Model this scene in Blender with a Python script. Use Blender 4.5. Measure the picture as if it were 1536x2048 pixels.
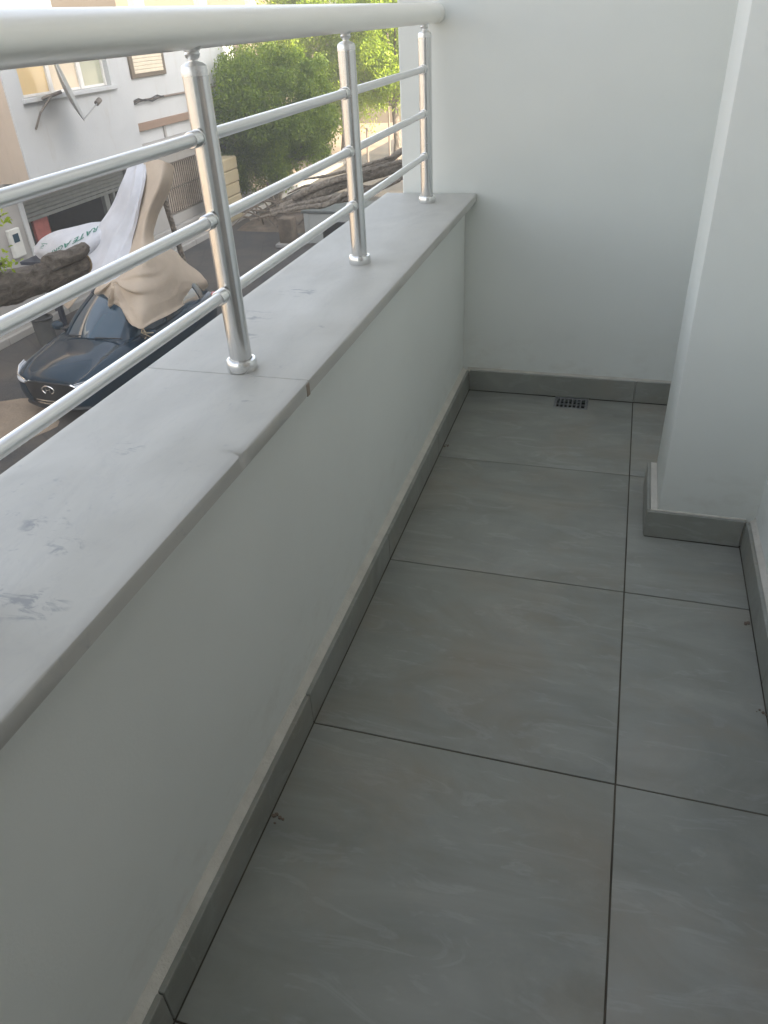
import bpy, bmesh, math, random
import numpy as np
from mathutils import Vector, Matrix, noise
R_ = math.radians
random.seed(7); RNG = np.random.default_rng(7)
for o in list(bpy.data.objects): bpy.data.objects.remove(o)
SC = bpy.context.scene; COL = SC.collection

# ------------------------------------------------------------------ camera, sky, sun, exposure
YAW, PITCH, ROLL, FPX = 0.3174, 0.5843, -0.0564, 1500.77
CAM = Vector((-0.1145, -1.0003, 1.2714))
_cy, _sy, _cp, _sp = math.cos(YAW), math.sin(YAW), math.cos(PITCH), math.sin(PITCH)
_f = Vector((-_sy*_cp, _cy*_cp, -_sp)); _r = Vector((_cy, _sy, 0)); _u = _r.cross(_f)
_c, _s = math.cos(ROLL), math.sin(ROLL)
CR, CU = _c*_r + _s*_u, -_s*_r + _c*_u
cd = bpy.data.cameras.new('camera'); cam = bpy.data.objects.new('camera', cd); COL.objects.link(cam)
cam.matrix_world = Matrix(((CR.x, CU.x, -_f.x, CAM.x), (CR.y, CU.y, -_f.y, CAM.y), (CR.z, CU.z, -_f.z, CAM.z), (0, 0, 0, 1)))
cd.sensor_fit = 'VERTICAL'; cd.sensor_height = 24; cd.lens = 24*FPX/2048
cd.clip_start = 0.02; cd.clip_end = 2000
SC.camera = cam

SUN_EL, SUN_AZ = 32.0, -20.0          # azimuth of the sun measured from +X towards +Y
w = bpy.data.worlds.new('World'); SC.world = w; w.use_nodes = True
nt = w.node_tree; nt.nodes.clear()
sky = nt.nodes.new('ShaderNodeTexSky'); sky.sky_type = 'NISHITA'; sky.sun_disc = False
sky.sun_elevation = R_(SUN_EL); sky.sun_rotation = R_(90 - SUN_AZ)
sky.air_density = 1.0; sky.dust_density = 3.0; sky.ozone_density = 0.6
bg = nt.nodes.new('ShaderNodeBackground'); bg.inputs['Strength'].default_value = 0.12
wo = nt.nodes.new('ShaderNodeOutputWorld')
hs = nt.nodes.new('ShaderNodeHueSaturation'); hs.inputs['Saturation'].default_value = .42
nt.links.new(sky.outputs[0], hs.inputs['Color']); nt.links.new(hs.outputs[0], bg.inputs[0]); nt.links.new(bg.outputs[0], wo.inputs[0])
sd = bpy.data.lights.new('sun', 'SUN'); sd.energy = 4.5; sd.angle = R_(0.5); sd.color = (1.0, 0.86, 0.66)
sun = bpy.data.objects.new('sun', sd); COL.objects.link(sun)
_sd = Vector((math.cos(R_(SUN_EL))*math.cos(R_(SUN_AZ)), math.cos(R_(SUN_EL))*math.sin(R_(SUN_AZ)), math.sin(R_(SUN_EL))))
sun.rotation_euler = _sd.to_track_quat('Z', 'Y').to_euler(); sun.location = _sd*40
SC.view_settings.view_transform = 'Standard'; SC.view_settings.look = 'None'
SC.view_settings.exposure = 2.18; SC.view_settings.gamma = 1.0
VEIL_DENSITY = 0.0045
SC.cycles.volume_bounces = 1; SC.cycles.volume_step_rate = 8
SC.render.engine = 'CYCLES'; SC.cycles.max_bounces = 10; SC.cycles.diffuse_bounces = 6
SC.cycles.use_denoising = True
SC.cycles.sample_clamp_indirect = 8

# ------------------------------------------------------------------ helpers
def _ray(u, v): return CR*((u-768)/FPX) + CU*(-(v-1024)/FPX) + _f
def onx(u, v, x): d = _ray(u, v); return CAM + d*((x-CAM.x)/d.x)
def ony(u, v, y): d = _ray(u, v); return CAM + d*((y-CAM.y)/d.y)
def onz(u, v, z): d = _ray(u, v); return CAM + d*((z-CAM.z)/d.z)

def tag(o, label=None, cat=None, group=None, kind=None):
    if label: o['label'] = label
    if cat: o['category'] = cat
    if group: o['group'] = group
    if kind: o['kind'] = kind
    return o
def wloc(o):
    p = Vector((0, 0, 0))
    while o: p = p + o.location; o = o.parent
    return p
def empty(name, loc, label, cat, group=None):
    o = bpy.data.objects.new(name, None); COL.objects.link(o); o.location = loc; o.empty_display_size = .2
    return tag(o, label, cat, group)
def link_mesh(name, me, mat, parent=None, smooth=35):
    o = bpy.data.objects.new(name, me); COL.objects.link(o)
    if parent is not None: o.parent = parent
    if mat is not None and not me.materials: me.materials.append(mat)
    if smooth:
        me.polygons.foreach_set('use_smooth', [True]*len(me.polygons)); me.set_sharp_from_angle(angle=R_(smooth))
    return o
def obj(name, bm, mat, parent=None, smooth=35, loc=None):
    """world-space bmesh -> object whose origin is loc (or the parent's origin)"""
    base = wloc(parent) if parent is not None else Vector((0, 0, 0))
    org = Vector(loc) if loc is not None else base
    bmesh.ops.translate(bm, verts=bm.verts, vec=-org)
    bmesh.ops.recalc_face_normals(bm, faces=bm.faces)
    me = bpy.data.meshes.new(name); bm.to_mesh(me); bm.free()
    o = link_mesh(name, me, mat, parent, smooth)
    if loc is not None: o.location = org - base
    return o
def B(): return bmesh.new()
def box(bm, a, b, bev=0, seg=1):
    a, b = [min(x, y) for x, y in zip(a, b)], [max(x, y) for x, y in zip(a, b)]
    vs = [bm.verts.new((x, y, z)) for z in (a[2], b[2]) for y in (a[1], b[1]) for x in (a[0], b[0])]
    fs = [(0, 2, 3, 1), (4, 5, 7, 6), (0, 1, 5, 4), (2, 6, 7, 3), (0, 4, 6, 2), (1, 3, 7, 5)]
    ff = [bm.faces.new([vs[i] for i in f]) for f in fs]
    if bev: bmesh.ops.bevel(bm, geom=list({e for f in ff for e in f.edges}), offset=bev, segments=seg, affect='EDGES', profile=.5)
    return bm
def bx(a, b, bev=0, seg=1): return box(B(), a, b, bev, seg)
def tube(bm, pts, rad, n=12, caps=True, wob=0.0, seed=0):
    pts = [Vector(p) for p in pts]; rings = []
    if not hasattr(rad, '__len__'): rad = [rad]*len(pts)
    ref = None
    for i, p in enumerate(pts):
        t = (pts[min(i+1, len(pts)-1)] - pts[max(i-1, 0)]).normalized()
        if ref is None: ref = Vector((0, 0, 1)) if abs(t.z) < .9 else Vector((1, 0, 0))
        a = (ref - t*ref.dot(t)).normalized(); ref = a; b = t.cross(a); ring = []
        for k in range(n):
            an = 2*math.pi*k/n; rr = rad[i]
            if wob: rr *= 1 + wob*noise.noise(Vector((math.cos(an)*2.2, math.sin(an)*2.2, i*.35 + seed*7.3)))+wob*.6*noise.noise(Vector((math.cos(an)*6, math.sin(an)*6, i*.2 + seed)))
            ring.append(bm.verts.new(p + a*(math.cos(an)*rr) + b*(math.sin(an)*rr)))
        rings.append(ring)
    for i in range(len(rings)-1):
        for k in range(n): bm.faces.new((rings[i][k], rings[i][(k+1) % n], rings[i+1][(k+1) % n], rings[i+1][k]))
    if caps: bm.faces.new(rings[0][::-1]); bm.faces.new(rings[-1])
    return bm
def lathe(bm, c, prof, n=24):
    """profile [(r, z)] about the vertical through c"""
    rings = [[bm.verts.new((c[0]+r*math.cos(2*math.pi*k/n), c[1]+r*math.sin(2*math.pi*k/n), c[2]+z)) for k in range(n)] for r, z in prof]
    for i in range(len(rings)-1):
        for k in range(n): bm.faces.new((rings[i][k], rings[i][(k+1) % n], rings[i+1][(k+1) % n], rings[i+1][k]))
    bm.faces.new(rings[0][::-1]); bm.faces.new(rings[-1]); return bm
def prism(bm, outline, z0, z1):
    lo = [bm.verts.new((x, y, z0)) for x, y in outline]; hi = [bm.verts.new((x, y, z1)) for x, y in outline]
    n = len(lo); bm.faces.new(lo[::-1]); bm.faces.new(hi)
    for i in range(n): bm.faces.new((lo[i], lo[(i+1) % n], hi[(i+1) % n], hi[i]))
    return bm
def spline(ctrl, n):
    """Catmull-Rom through control points"""
    P = [np.array(p, float) for p in ctrl]; P = [2*P[0]-P[1]] + P + [2*P[-1]-P[-2]]; out = []
    m = len(P)-3
    for i in range(n):
        t = i/(n-1)*m; k = min(int(t), m-1); t -= k; a, b, c, d = P[k:k+4]
        out.append(.5*(2*b + (c-a)*t + (2*a-5*b+4*c-d)*t*t + (3*b-a-3*c+d)*t**3))
    return out
def loft(rows, nu, nv):
    """grid of control points -> dense array nv x nu x 3"""
    R1 = [spline(r, nu) for r in rows]
    return np.array([spline([R1[i][j] for i in range(len(rows))], nv) for j in range(nu)]).transpose(1, 0, 2)
def grid_bm(G):
    bm = B(); nv, nu = G.shape[:2]
    V = [[bm.verts.new(G[i, j]) for j in range(nu)] for i in range(nv)]
    for i in range(nv-1):
        for j in range(nu-1): bm.faces.new((V[i][j], V[i][j+1], V[i+1][j+1], V[i+1][j]))
    return bm
def thick(bm, t):
    bmesh.ops.recalc_face_normals(bm, faces=bm.faces)
    bmesh.ops.solidify(bm, geom=bm.faces[:], thickness=t); return bm

# ------------------------------------------------------------------ materials
class NB:
    """small node-building helper"""
    def __init__(s, name):
        s.m = bpy.data.materials.new(name); s.m.use_nodes = True; s.t = s.m.node_tree
        s.p = s.t.nodes['Principled BSDF']; s.out = s.t.nodes['Material Output']
    def n(s, typ, ins=None, **kw):
        x = s.t.nodes.new('ShaderNode'+typ)
        for k, v in kw.items(): setattr(x, k, v)
        for k, v in (ins or {}).items():
            if hasattr(v, 'is_output'): s.t.links.new(v, x.inputs[k])
            else: x.inputs[k].default_value = v
        return x
    def L(s, a, b): s.t.links.new(a, b)
    def pos(s, rnd=False):
        g = s.n('NewGeometry').outputs['Position']
        if not rnd: return g
        r = s.n('ObjectInfo').outputs['Random']
        k = s.n('VectorMath', {0: (37., 91., 53.)}, operation='SCALE'); s.L(r, k.inputs['Scale'])
        return s.n('VectorMath', {0: g, 1: k.outputs[0]}, operation='ADD').outputs[0]
    def map(s, v, scale=(1, 1, 1), rot=(0, 0, 0)): return s.n('Mapping', {'Vector': v, 'Scale': scale, 'Rotation': rot}).outputs[0]
    def noise(s, v, scale, detail=4, rough=.55, dist=0): return s.n('TexNoise', {'Vector': v, 'Scale': scale, 'Detail': detail, 'Roughness': rough, 'Distortion': dist}).outputs['Fac']
    def ramp(s, f, stops):
        r = s.n('ValToRGB', {'Fac': f}); e = r.color_ramp.elements
        while len(e) < len(stops): e.new(.5)
        for x, (p, c) in zip(e, stops): x.position = p; x.color = (*c, 1) if len(c) == 3 else c
        return r.outputs['Color']
    def mix(s, f, a, b, mode='MIX'):
        x = s.n('Mix', data_type='RGBA', blend_type=mode)
        for i, v in ((0, f), (6, a), (7, b)):
            if hasattr(v, 'is_output'): s.L(v, x.inputs[i])
            else: x.inputs[i].default_value = v if i == 0 else (*v, 1)
        return x.outputs[2]
    def math(s, op, a, b=0., clamp=False): return s.n('Math', {0: a, 1: b}, operation=op, use_clamp=clamp).outputs[0]
    def bump(s, h, st=.3, d=.01): s.L(s.n('Bump', {'Height': h, 'Strength': st, 'Distance': d}).outputs[0], s.p.inputs['Normal'])
    def set(s, **kw):
        for k, v in kw.items():
            k = {'col': 'Base Color', 'rough': 'Roughness', 'metal': 'Metallic', 'spec': 'Specular IOR Level', 'coat': 'Coat Weight', 'aniso': 'Anisotropic'}.get(k, k)
            if hasattr(v, 'is_output'): s.L(v, s.p.inputs[k])
            elif isinstance(v, tuple): s.p.inputs[k].default_value = (*v, 1)
            else: s.p.inputs[k].default_value = v
        return s

def c3(v): return (v, v, v)
def simple(name, col, rough=.6, metal=0., var=.12, scale=6., bump=.15, bd=.004, rnd=False, **kw):
    b = NB(name); p = b.pos(rnd); f = b.noise(p, scale, 5)
    lo = tuple(x*(1-var) for x in col); hi = tuple(min(1, x*(1+var)) for x in col)
    b.set(col=b.ramp(f, [(.3, lo), (.7, hi)]), rough=rough, metal=metal, **kw)
    if bump: b.bump(b.noise(p, scale*9, 4), bump, bd)
    return b.m

def m_paint():
    b = NB('white wall paint'); p = b.pos()
    f = b.noise(p, 1.7, 5, .6); g = b.noise(p, 14, 4)
    c = b.ramp(f, [(.25, (.71, .728, .69)), (.75, (.775, .79, .75))])
    sc = b.ramp(b.noise(b.map(p, (1, 1, 5)), 5, 5, .7), [(.66, c3(0.)), (.82, c3(1.))])
    c = b.mix(b.math('MULTIPLY', sc, .10), c, (.45, .43, .38))
    sz = b.n('SeparateXYZ', {0: p}).outputs[2]                    # splashes and mop marks low on the walls
    low = b.math('SUBTRACT', 1.0, b.math('MULTIPLY', b.math('SUBTRACT', sz, .08), 4.5, True), True)
    ms = b.ramp(b.noise(b.map(p, (5, 5, 9)), 2.2, 7, .72), [(.50, c3(0.)), (.72, c3(1.))])
    c = b.mix(b.math('MULTIPLY', b.math('MULTIPLY', low, ms), .30), c, (.46, .42, .34))
    b.set(col=c, rough=.62, spec=.35)
    h = b.math('ADD', b.math('MULTIPLY', b.noise(p, 3.0, 3), 1.6), b.math('MULTIPLY', b.noise(p, 170, 4, .7), .22))
    b.bump(h, .25, .006); return b.m
def m_tile():
    b = NB('grey stone look porcelain tile'); p = b.pos(True)
    q = b.map(p, (1.1, 2.6, 2.0), (0, 0, .35))
    a = b.noise(q, 2.2, 7, .6, 1.4)
    v = b.noise(b.map(p, (1.2, 4.0, 3), (0, 0, .22)), 4.2, 8, .6, 1.6)
    c = b.ramp(a, [(.25, (.20, .203, .176)), (.5, (.252, .257, .228)), (.75, (.305, .308, .278))])
    ve = b.ramp(v, [(.56, c3(0.)), (.63, c3(1.)), (.70, c3(0.))])
    c = b.mix(b.math('MULTIPLY', ve, .20), c, (.44, .44, .43))
    br = b.ramp(b.noise(p, 3.2, 6, .65, .4), [(.48, c3(0.)), (.70, c3(1.))])
    c = b.mix(b.math('MULTIPLY', br, .45), c, (.27, .225, .165))
    bl = b.ramp(b.noise(b.map(p, (1, 2.2, 1), (0, 0, .2)), 4.1, 6, .65, .6), [(.52, c3(0.)), (.72, c3(1.))])
    c = b.mix(b.math('MULTIPLY', bl, .40), c, (.21, .225, .215))
    du = b.ramp(b.noise(p, 9, 6, .7), [(.55, c3(0.)), (.8, c3(1.))])
    c = b.mix(b.math('MULTIPLY', du, .20), c, (.46, .43, .37))
    b.set(col=c, rough=b.ramp(b.noise(p, 5, 4), [(.3, c3(.42)), (.7, c3(.58))]), spec=.45)
    b.bump(b.noise(q, 9, 6, .6, 1.), .10, .003); return b.m
def m_marble():
    b = NB('pale grey marble sill'); p = b.pos()
    a = b.noise(b.map(p, (2.2, 1, 1), (0, 0, .5)), 2.4, 7, .6, 1.2)
    c = b.ramp(a, [(.25, (.44, .435, .405)), (.55, (.51, .503, .468)), (.8, (.56, .552, .52))])
    ve = b.ramp(b.noise(b.map(p, (3.5, 1.2, 1), (0, 0, -.3)), 2.2, 8, .6, 2.5), [(.50, c3(0.)), (.52, c3(1.)), (.54, c3(0.))])
    c = b.mix(b.math('MULTIPLY', ve, .22), c, (.40, .40, .40))
    # handling scuffs: worn grey smudges at their own places on the slab
    ang = b.noise(b.map(p, (26, 60, 1), (0, 0, .6)), 1, 6, .65, .8)
    spots = [(-.79, -.36, .040, .018), (-.735, -.395, .03, .014), (-.70, -.50, .05, .02), (-.76, -.52, .05, .03), (-.80, -.15, .03, .015), (-.69, .05, .02, .01), (-.86, .45, .05, .03), (-.83, .62, .05, .03), (-.70, .40, .02, .012), (-.82, .33, .025, .012), (-.72,-.62,.05,.03)]
    tot = None; sx = b.n('SeparateXYZ', {0: p})
    for x, y, rx, ry in spots:
        dx = b.math('DIVIDE', b.math('SUBTRACT', sx.outputs[0], x), rx); dy = b.math('DIVIDE', b.math('SUBTRACT', sx.outputs[1], y), ry*1.6)
        d = b.math('SUBTRACT', 1.0, b.math('ADD', b.math('MULTIPLY', dx, dx), b.math('MULTIPLY', dy, dy)), True)
        tot = d if tot is None else b.math('MAXIMUM', tot, d)
    k = b.math('MULTIPLY', b.math('MULTIPLY', tot, 1.6, True), b.ramp(ang, [(.51, c3(0.)), (.61, c3(1.))]))
    c = b.mix(b.math('MULTIPLY', k, .72), c, (.25, .26, .28))
    sp = b.ramp(b.noise(p, 75, 3, .55), [(.64, c3(0.)), (.72, c3(1.))]); ar = b.ramp(b.noise(p, 6, 4, .6), [(.40, c3(0.)), (.62, c3(1.))])
    c = b.mix(b.math('MULTIPLY', b.math('MULTIPLY', sp, ar), .42), c, (.30, .31, .33))
    gr = b.ramp(b.noise(p, 4.0, 7, .7), [(.50, c3(0.)), (.75, c3(1.))]); c = b.mix(b.math('MULTIPLY', gr, .22), c, (.42, .39, .34))
    b.set(col=c, rough=b.ramp(b.noise(p, 7, 4), [(.3, c3(.46)), (.7, c3(.64))]), spec=.35)
    b.bump(b.noise(p, 40, 4), .06, .002); return b.m
def m_alu(name, rough, brushed, col=.78, metal=1.0):
    b = NB(name); p = b.pos()
    sc = (900, 900, 3) if brushed == 'z' else (400, 4, 400)
    f = b.noise(b.map(p, sc), 1, 2, .5)
    sm = b.ramp(b.noise(p, 18, 4), [(.35, c3(rough*.85)), (.75, c3(rough*1.2))])
    b.set(col=b.ramp(f, [(.3, c3(col*.9)), (.7, (col*1.05, col*1.05, col*1.03))]), rough=sm, metal=metal)
    b.bump(f, .05, .0006); return b.m
def m_satin(name):
    b = NB(name); p = b.pos(); f = b.noise(b.map(p, (3, .6, 3)), 3, 4)
    b.set(col=b.ramp(f, [(.3, (.92, .90, .84)), (.7, (.97, .95, .90))]), rough=.36, metal=.55, spec=.7); return b.m
def m_car():
    b = NB('blue black car paint'); p = b.pos()
    b.set(rough=b.ramp(b.noise(p, 5, 5, .7), [(.4, c3(.06)), (.8, c3(.16))]), metal=.0, spec=.36)
    du = b.ramp(b.noise(p, 3, 6, .7), [(.55, c3(0.)), (.85, c3(1.))])
    b.set(col=b.mix(b.math('MULTIPLY', du, .015), (.006, .024, .042), (.30, .26, .2))); return b.m
def m_bark(name, lo, hi):
    b = NB(name); tc = b.pos()
    f = b.noise(b.map(tc, (9, 3.5, 9)), 1.6, 8, .7, .6); v = b.n('TexVoronoi', {'Vector': b.map(tc, (14, 5, 14)), 'Scale': 1.4}).outputs['Distance']
    b.set(col=b.ramp(f, [(.3, lo), (.7, hi)]), rough=.9, spec=.2)
    b.bump(b.math('ADD', f, b.math('MULTIPLY', v, .6)), 1., .05); return b.m
def m_leaf(name, dark, light, trans):
    b = NB(name); at = b.n('Attribute', attribute_name='tint').outputs['Fac']
    c = b.ramp(at, [(0., dark), (.6, tuple((x+y)/2 for x, y in zip(dark, light))), (1., light)])
    b.set(col=c, rough=.5, spec=.35)
    t = b.n('BsdfTranslucent', {'Color': b.mix(.5, c, trans)})
    mx = b.n('MixShader', {0: .38, 1: b.p.outputs[0], 2: t.outputs[0]}); b.L(mx.outputs[0], b.out.inputs[0]); return b.m
def m_cloth(name, col, weave=300):
    b = NB(name); p = b.pos()
    f = b.noise(p, 2.2, 5, .6)
    c = b.ramp(f, [(.3, tuple(x*.86 for x in col)), (.7, col)])
    b.set(col=c, rough=.85, spec=.2)
    b.bump(b.noise(p, 26, 5, .6), .35, .02)
    t = b.n('BsdfTranslucent', {'Color': c}); mx = b.n('MixShader', {0: .18, 1: b.p.outputs[0], 2: t.outputs[0]}); b.L(mx.outputs[0], b.out.inputs[0]); return b.m
def m_facade(name, col, stain, amt=.5):
    b = NB(name); p = b.pos()
    f = b.noise(p, .8, 6, .65)
    c = b.ramp(f, [(.3, tuple(x*.93 for x in col)), (.7, col)])
    st = b.ramp(b.noise(b.map(p, (1.6, 1.6, .35)), 1.5, 7, .7), [(.55, c3(0.)), (.8, c3(1.))])
    c = b.mix(b.math('MULTIPLY', st, amt), c, stain)
    b.set(col=c, rough=.85, spec=.2); b.bump(b.noise(p, 18, 6, .7), .4, .015); return b.m
def m_road():
    b = NB('worn asphalt with dust'); p = b.pos()
    c = b.ramp(b.noise(p, 60, 4, .7), [(.3, c3(.042)), (.7, (.08, .079, .076))])
    d = b.ramp(b.noise(p, .55, 7, .65, .5), [(.40, c3(0.)), (.66, c3(1.))])
    c = b.mix(b.math('MULTIPLY', d, .45), c, (.17, .14, .105))
    cr = b.n('TexVoronoi', {'Vector': p, 'Scale': .45}, feature='DISTANCE_TO_EDGE').outputs['Distance']
    c = b.mix(b.math('MULTIPLY', b.math('LESS_THAN', cr, .008), .25), c, c3(.03))
    b.set(col=c, rough=.88, spec=.3); b.bump(b.noise(p, 35, 6, .7), .6, .02); return b.m
def m_glass(name, col, rough=.05):
    b = NB(name); b.set(col=col, rough=rough, spec=.8, coat=.6); b.p.inputs['Coat Roughness'].default_value = .02
    p = b.pos(); b.bump(b.noise(p, 1.5, 2), .03, .02); return b.m

M = dict(
    paint=m_paint(), tile=m_tile(), marble=m_marble(),
    bed=simple('pale tile adhesive and plaster', (.56, .535, .475), .9, var=.10, scale=20, bump=.6, bd=.004),
    grout=simple('dark cement grout', (.078, .068, .050), .95, var=.55, scale=7, bump=.4, bd=.002),
    alu=m_satin('satin painted handrail'), alur=m_alu('satin aluminium rod', .34, 'y', .84, .8),
    post=m_alu('brushed steel post', .24, 'z', .72), chrome=m_alu('polished steel collar', .24, 'y', .80),
    concrete=m_facade('rough render', (.45, .44, .41), (.3, .28, .25)),
    steel=simple('drain steel', (.24, .245, .24), .5, .6, var=.25, scale=60), dark=simple('drain dark void', (.02, .019, .018), .9),
    putty=simple('brown putty', (.33, .27, .21), .8), crumb=simple('crumb of plaster and dirt', (.17, .13, .10), .95, scale=80),
    road=m_road(), soil=simple('dry dusty soil', (.25, .195, .14), .95, var=.3, scale=1.2, bump=.7, bd=.03),
    pavement=m_facade('cement pavement', (.30, .285, .26), (.2, .175, .14), .6), kerb=m_facade('worn concrete kerb', (.38, .365, .335), (.22, .2, .17), .6),
    white=m_facade('weathered white facade', (.52, .53, .53), (.36, .31, .25), .6), beige=m_facade('beige stained render', (.52, .44, .36), (.34, .28, .22), .5),
    cream=m_facade('cream facade', (.165, .135, .10), (.13, .105, .075), .3), grey=m_facade('grey lower wall', (.36, .345, .325), (.25, .23, .2), .5),
    brown=m_facade('brown painted band', (.27, .19, .14), (.17, .13, .1), .4), header=simple('dusty roller shutter metal', (.16, .17, .16), .55, .3, var=.15),
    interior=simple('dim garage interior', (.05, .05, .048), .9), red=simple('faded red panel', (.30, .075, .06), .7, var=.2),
    frame=simple('painted window frame', (.72, .70, .66), .5, var=.05), warm=m_glass('warm yellow window pane', (.74, .55, .28)), warm2=m_glass('beige window pane', (.66, .55, .40)),  # pane tints are plain base colours, nothing modelled behind them
    green=m_glass('green grey window pane', (.40, .41, .30)), shutter=simple('cream roller shutter', (.66, .58, .45), .6, var=.06),
    pane_tint=m_glass('grey brown door glass lightened for bounce', (.36, .33, .29)),  # unseen door glass, toned lighter to bounce more light onto the parapet
    iron=simple('rusty grey iron', (.17, .145, .12), .6, .4, var=.3, scale=12), dish=simple('grey dish metal', (.30, .30, .29), .5, .3, var=.15), cable=simple('black cable', (.03, .03, .028), .6),
    pipe=simple('weathered pipe', (.20, .16, .13), .7), meter=simple('pale plastic meter box', (.56, .56, .52), .5, var=.06),
    bark=m_bark('grey brown bark', (.085, .07, .055), (.29, .245, .20)), cut=simple('sawn wood', (.40, .29, .18), .85, var=.2, scale=25),
    bark2=m_bark('pale dry branch bark', (.14, .115, .09), (.42, .36, .29)),
    leafd=m_leaf('ficus leaf', (.055, .105, .010), (.26, .34, .035), (.42, .54, .04)), leafl=m_leaf('bright leaf', (.11, .18, .008), (.40, .50, .03), (.70, .82, .05)),
    sack=m_cloth('white woven sack', (.70, .71, .74)), canvas=m_cloth('beige canvas', (.63, .52, .40)), ink=simple('green print', (.03, .20, .14), .7, var=.15, scale=14, bump=0),
    rope=simple('frayed rope', (.42, .34, .22), .9, scale=40),
    car=m_car(), glass=m_glass('sky tinted car glass', (.012, .044, .072)), black=simple('black car plastic', (.014, .014, .015), .45, var=.2), rubber=simple('tyre rubber', (.02, .02, .02), .85),  # car glass blue puts the sky's reflection into the base colour
    rim=simple('alloy rim', (.5, .5, .52), .3, 1.), chromecar=simple('car chrome', (.78, .77, .74), .12, 1., var=.05, bump=0), lamp=m_glass('clear lamp lens', (.55, .57, .60)), tail=m_glass('red tail lamp lens', (.45, .02, .02)),
    navy=simple('navy painted steel', (.015, .02, .035), .4, var=.2), basket=simple('dusty dark fabric', (.075, .075, .07), .9),
    crate=m_facade('pale painted concrete box', (.50, .51, .48), (.3, .28, .25), .4), rubble=simple('dry brush and rubble', (.16, .125, .09), .95, var=.4, scale=3, bump=.8, bd=.05),
    tan=m_facade('tan stone pier', (.33, .28, .18), (.24, .2, .14), .5),
)

# ------------------------------------------------------------------ ground and street
ZS = -4.05
g = bx((-110, -60, ZS-.5), (60, 170, ZS)); tag(obj('ground', g, M['soil']), kind='structure')
r = bx((-11.95, -60, ZS), (-2.6, 140, ZS+.004)); tag(obj('road', r, M['road'], loc=(-7, 0, ZS)), kind='structure')
pv = bx((-13.1, -30, ZS), (-12.05, 33, ZS+.13)); tag(obj('pavement', pv, M['pavement'], loc=(-12.6, 0, ZS)), kind='structure')
pv = bx((-2.5, -60, ZS), (.6, 60, ZS+.13)); tag(obj('pavement', pv, M['pavement'], loc=(-1.5, 0, ZS)), kind='structure')
kb = B(); y = -4.
kroot = bpy.data.objects.new('kerb', None); COL.objects.link(kroot); kroot.location = (-12, 10, ZS); kroot['kind'] = 'structure'
me = None
for i in range(34):
    y0 = -4 + i*1.0
    if me is None:
        o = obj('kerb_stone', bx((-.05, 0, 0), (.05, .985, .15), .012), M['kerb'], None); me = o.data
    else: o = link_mesh('kerb_stone', me, None, None, 0)
    o.parent = kroot; o.location = (random.uniform(-.006, .006), y0-10, random.uniform(-.006, .004))

# thin scattering volume added in place of lens veiling glare
hz = bx((-112, -62, ZS-1.6), (62, 172, 10.6)); ho = obj('glare_veil', hz, None, smooth=0); tag(ho, kind='stuff')
hm = bpy.data.materials.new('lens glare veil'); hm.use_nodes = True; ht = hm.node_tree; ht.nodes.clear()
hv = ht.nodes.new('ShaderNodeVolumePrincipled'); hv.inputs['Density'].default_value = VEIL_DENSITY; hv.inputs['Color'].default_value = (.95, .95, .93, 1); hv.inputs['Anisotropy'].default_value = .2
hout = ht.nodes.new('ShaderNodeOutputMaterial'); ht.links.new(hv.outputs[0], hout.inputs['Volume']); ho.data.materials.append(hm)

q = onz(-14, 850, ZS); ol = [(q.x+1.1*math.cos(a)*(1+.3*noise.noise(Vector((math.cos(a)*2, math.sin(a)*2, 0)))), q.y+1.0*math.sin(a)*(1+.3*noise.noise(Vector((math.cos(a)*2, math.sin(a)*2, 4))))) for a in np.linspace(0, 2*math.pi, 40)[:-1]]
tag(obj('dirt_patch', prism(B(), ol, ZS+.002, ZS+.010), M['soil'], loc=q), kind='structure')
# ------------------------------------------------------------------ balcony shell
YE, XS, HS, HP = 1.7514, -.630, .085, .739
XW = -.657                                      # inner face of the parapet wall
floor = bpy.data.objects.new('floor', None); COL.objects.link(floor); floor['kind'] = 'structure'
bm = B()
for a, b in (((-.66, -1.8), (.33, 1.6560)), ((-.66, 1.6561), (-.2891, YE+.012)), ((-.1629, 1.6561), (.33, YE+.012))): box(bm, (*a, -.03), (*b, -.0022))
box(bm, (-.66, -1.8, -.25), (.33, YE+.0125, -.0301)); obj('grout_bed', bm, M['grout'], floor)
G = .0018
def tile_piece(name, outline, z0, z1, parent, bev=.0012):
    bm = prism(B(), outline, z0, z1)
    top = [e for e in bm.edges if all(abs(v.co.z-z1) < 1e-6 for v in e.verts)]
    bmesh.ops.bevel(bm, geom=top, offset=bev, segments=2, affect='EDGES', profile=.5)
    return obj(name, bm, M['tile'], parent, loc=(sum(p[0] for p in outline)/len(outline), sum(p[1] for p in outline)/len(outline), z0))
for k in range(-3, 3):
    y0, y1 = k*.6 + G, (k+1)*.6 - G
    for x0, x1 in ((-.6285, -G), (G, .2975)):
        dz = random.uniform(-.0004, .0004)
        if k == 2:
            y1 = YE - .001
            if x0 < -.1:
                tile_piece('floor_tile', [(x0, y0), (x1, y0), (x1, y1), (-.163, y1), (-.163, 1.656), (-.289, 1.656), (-.289, y1), (x0, y1)], -.0095, dz, floor); continue
        if k == 1 and x0 > 0:   # cut round the pillar
            tile_piece('floor_tile', [(x0, y0), (x1, y0), (x1, .864), (.046, .864), (.046, 1.144), (x1, 1.144), (x1, y1), (x0, y1)], -.0095, dz, floor); continue
        tile_piece('floor_tile', [(x0, y0), (x1, y0), (x1, y1), (x0, y1)], -.0095, dz, floor)

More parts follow.
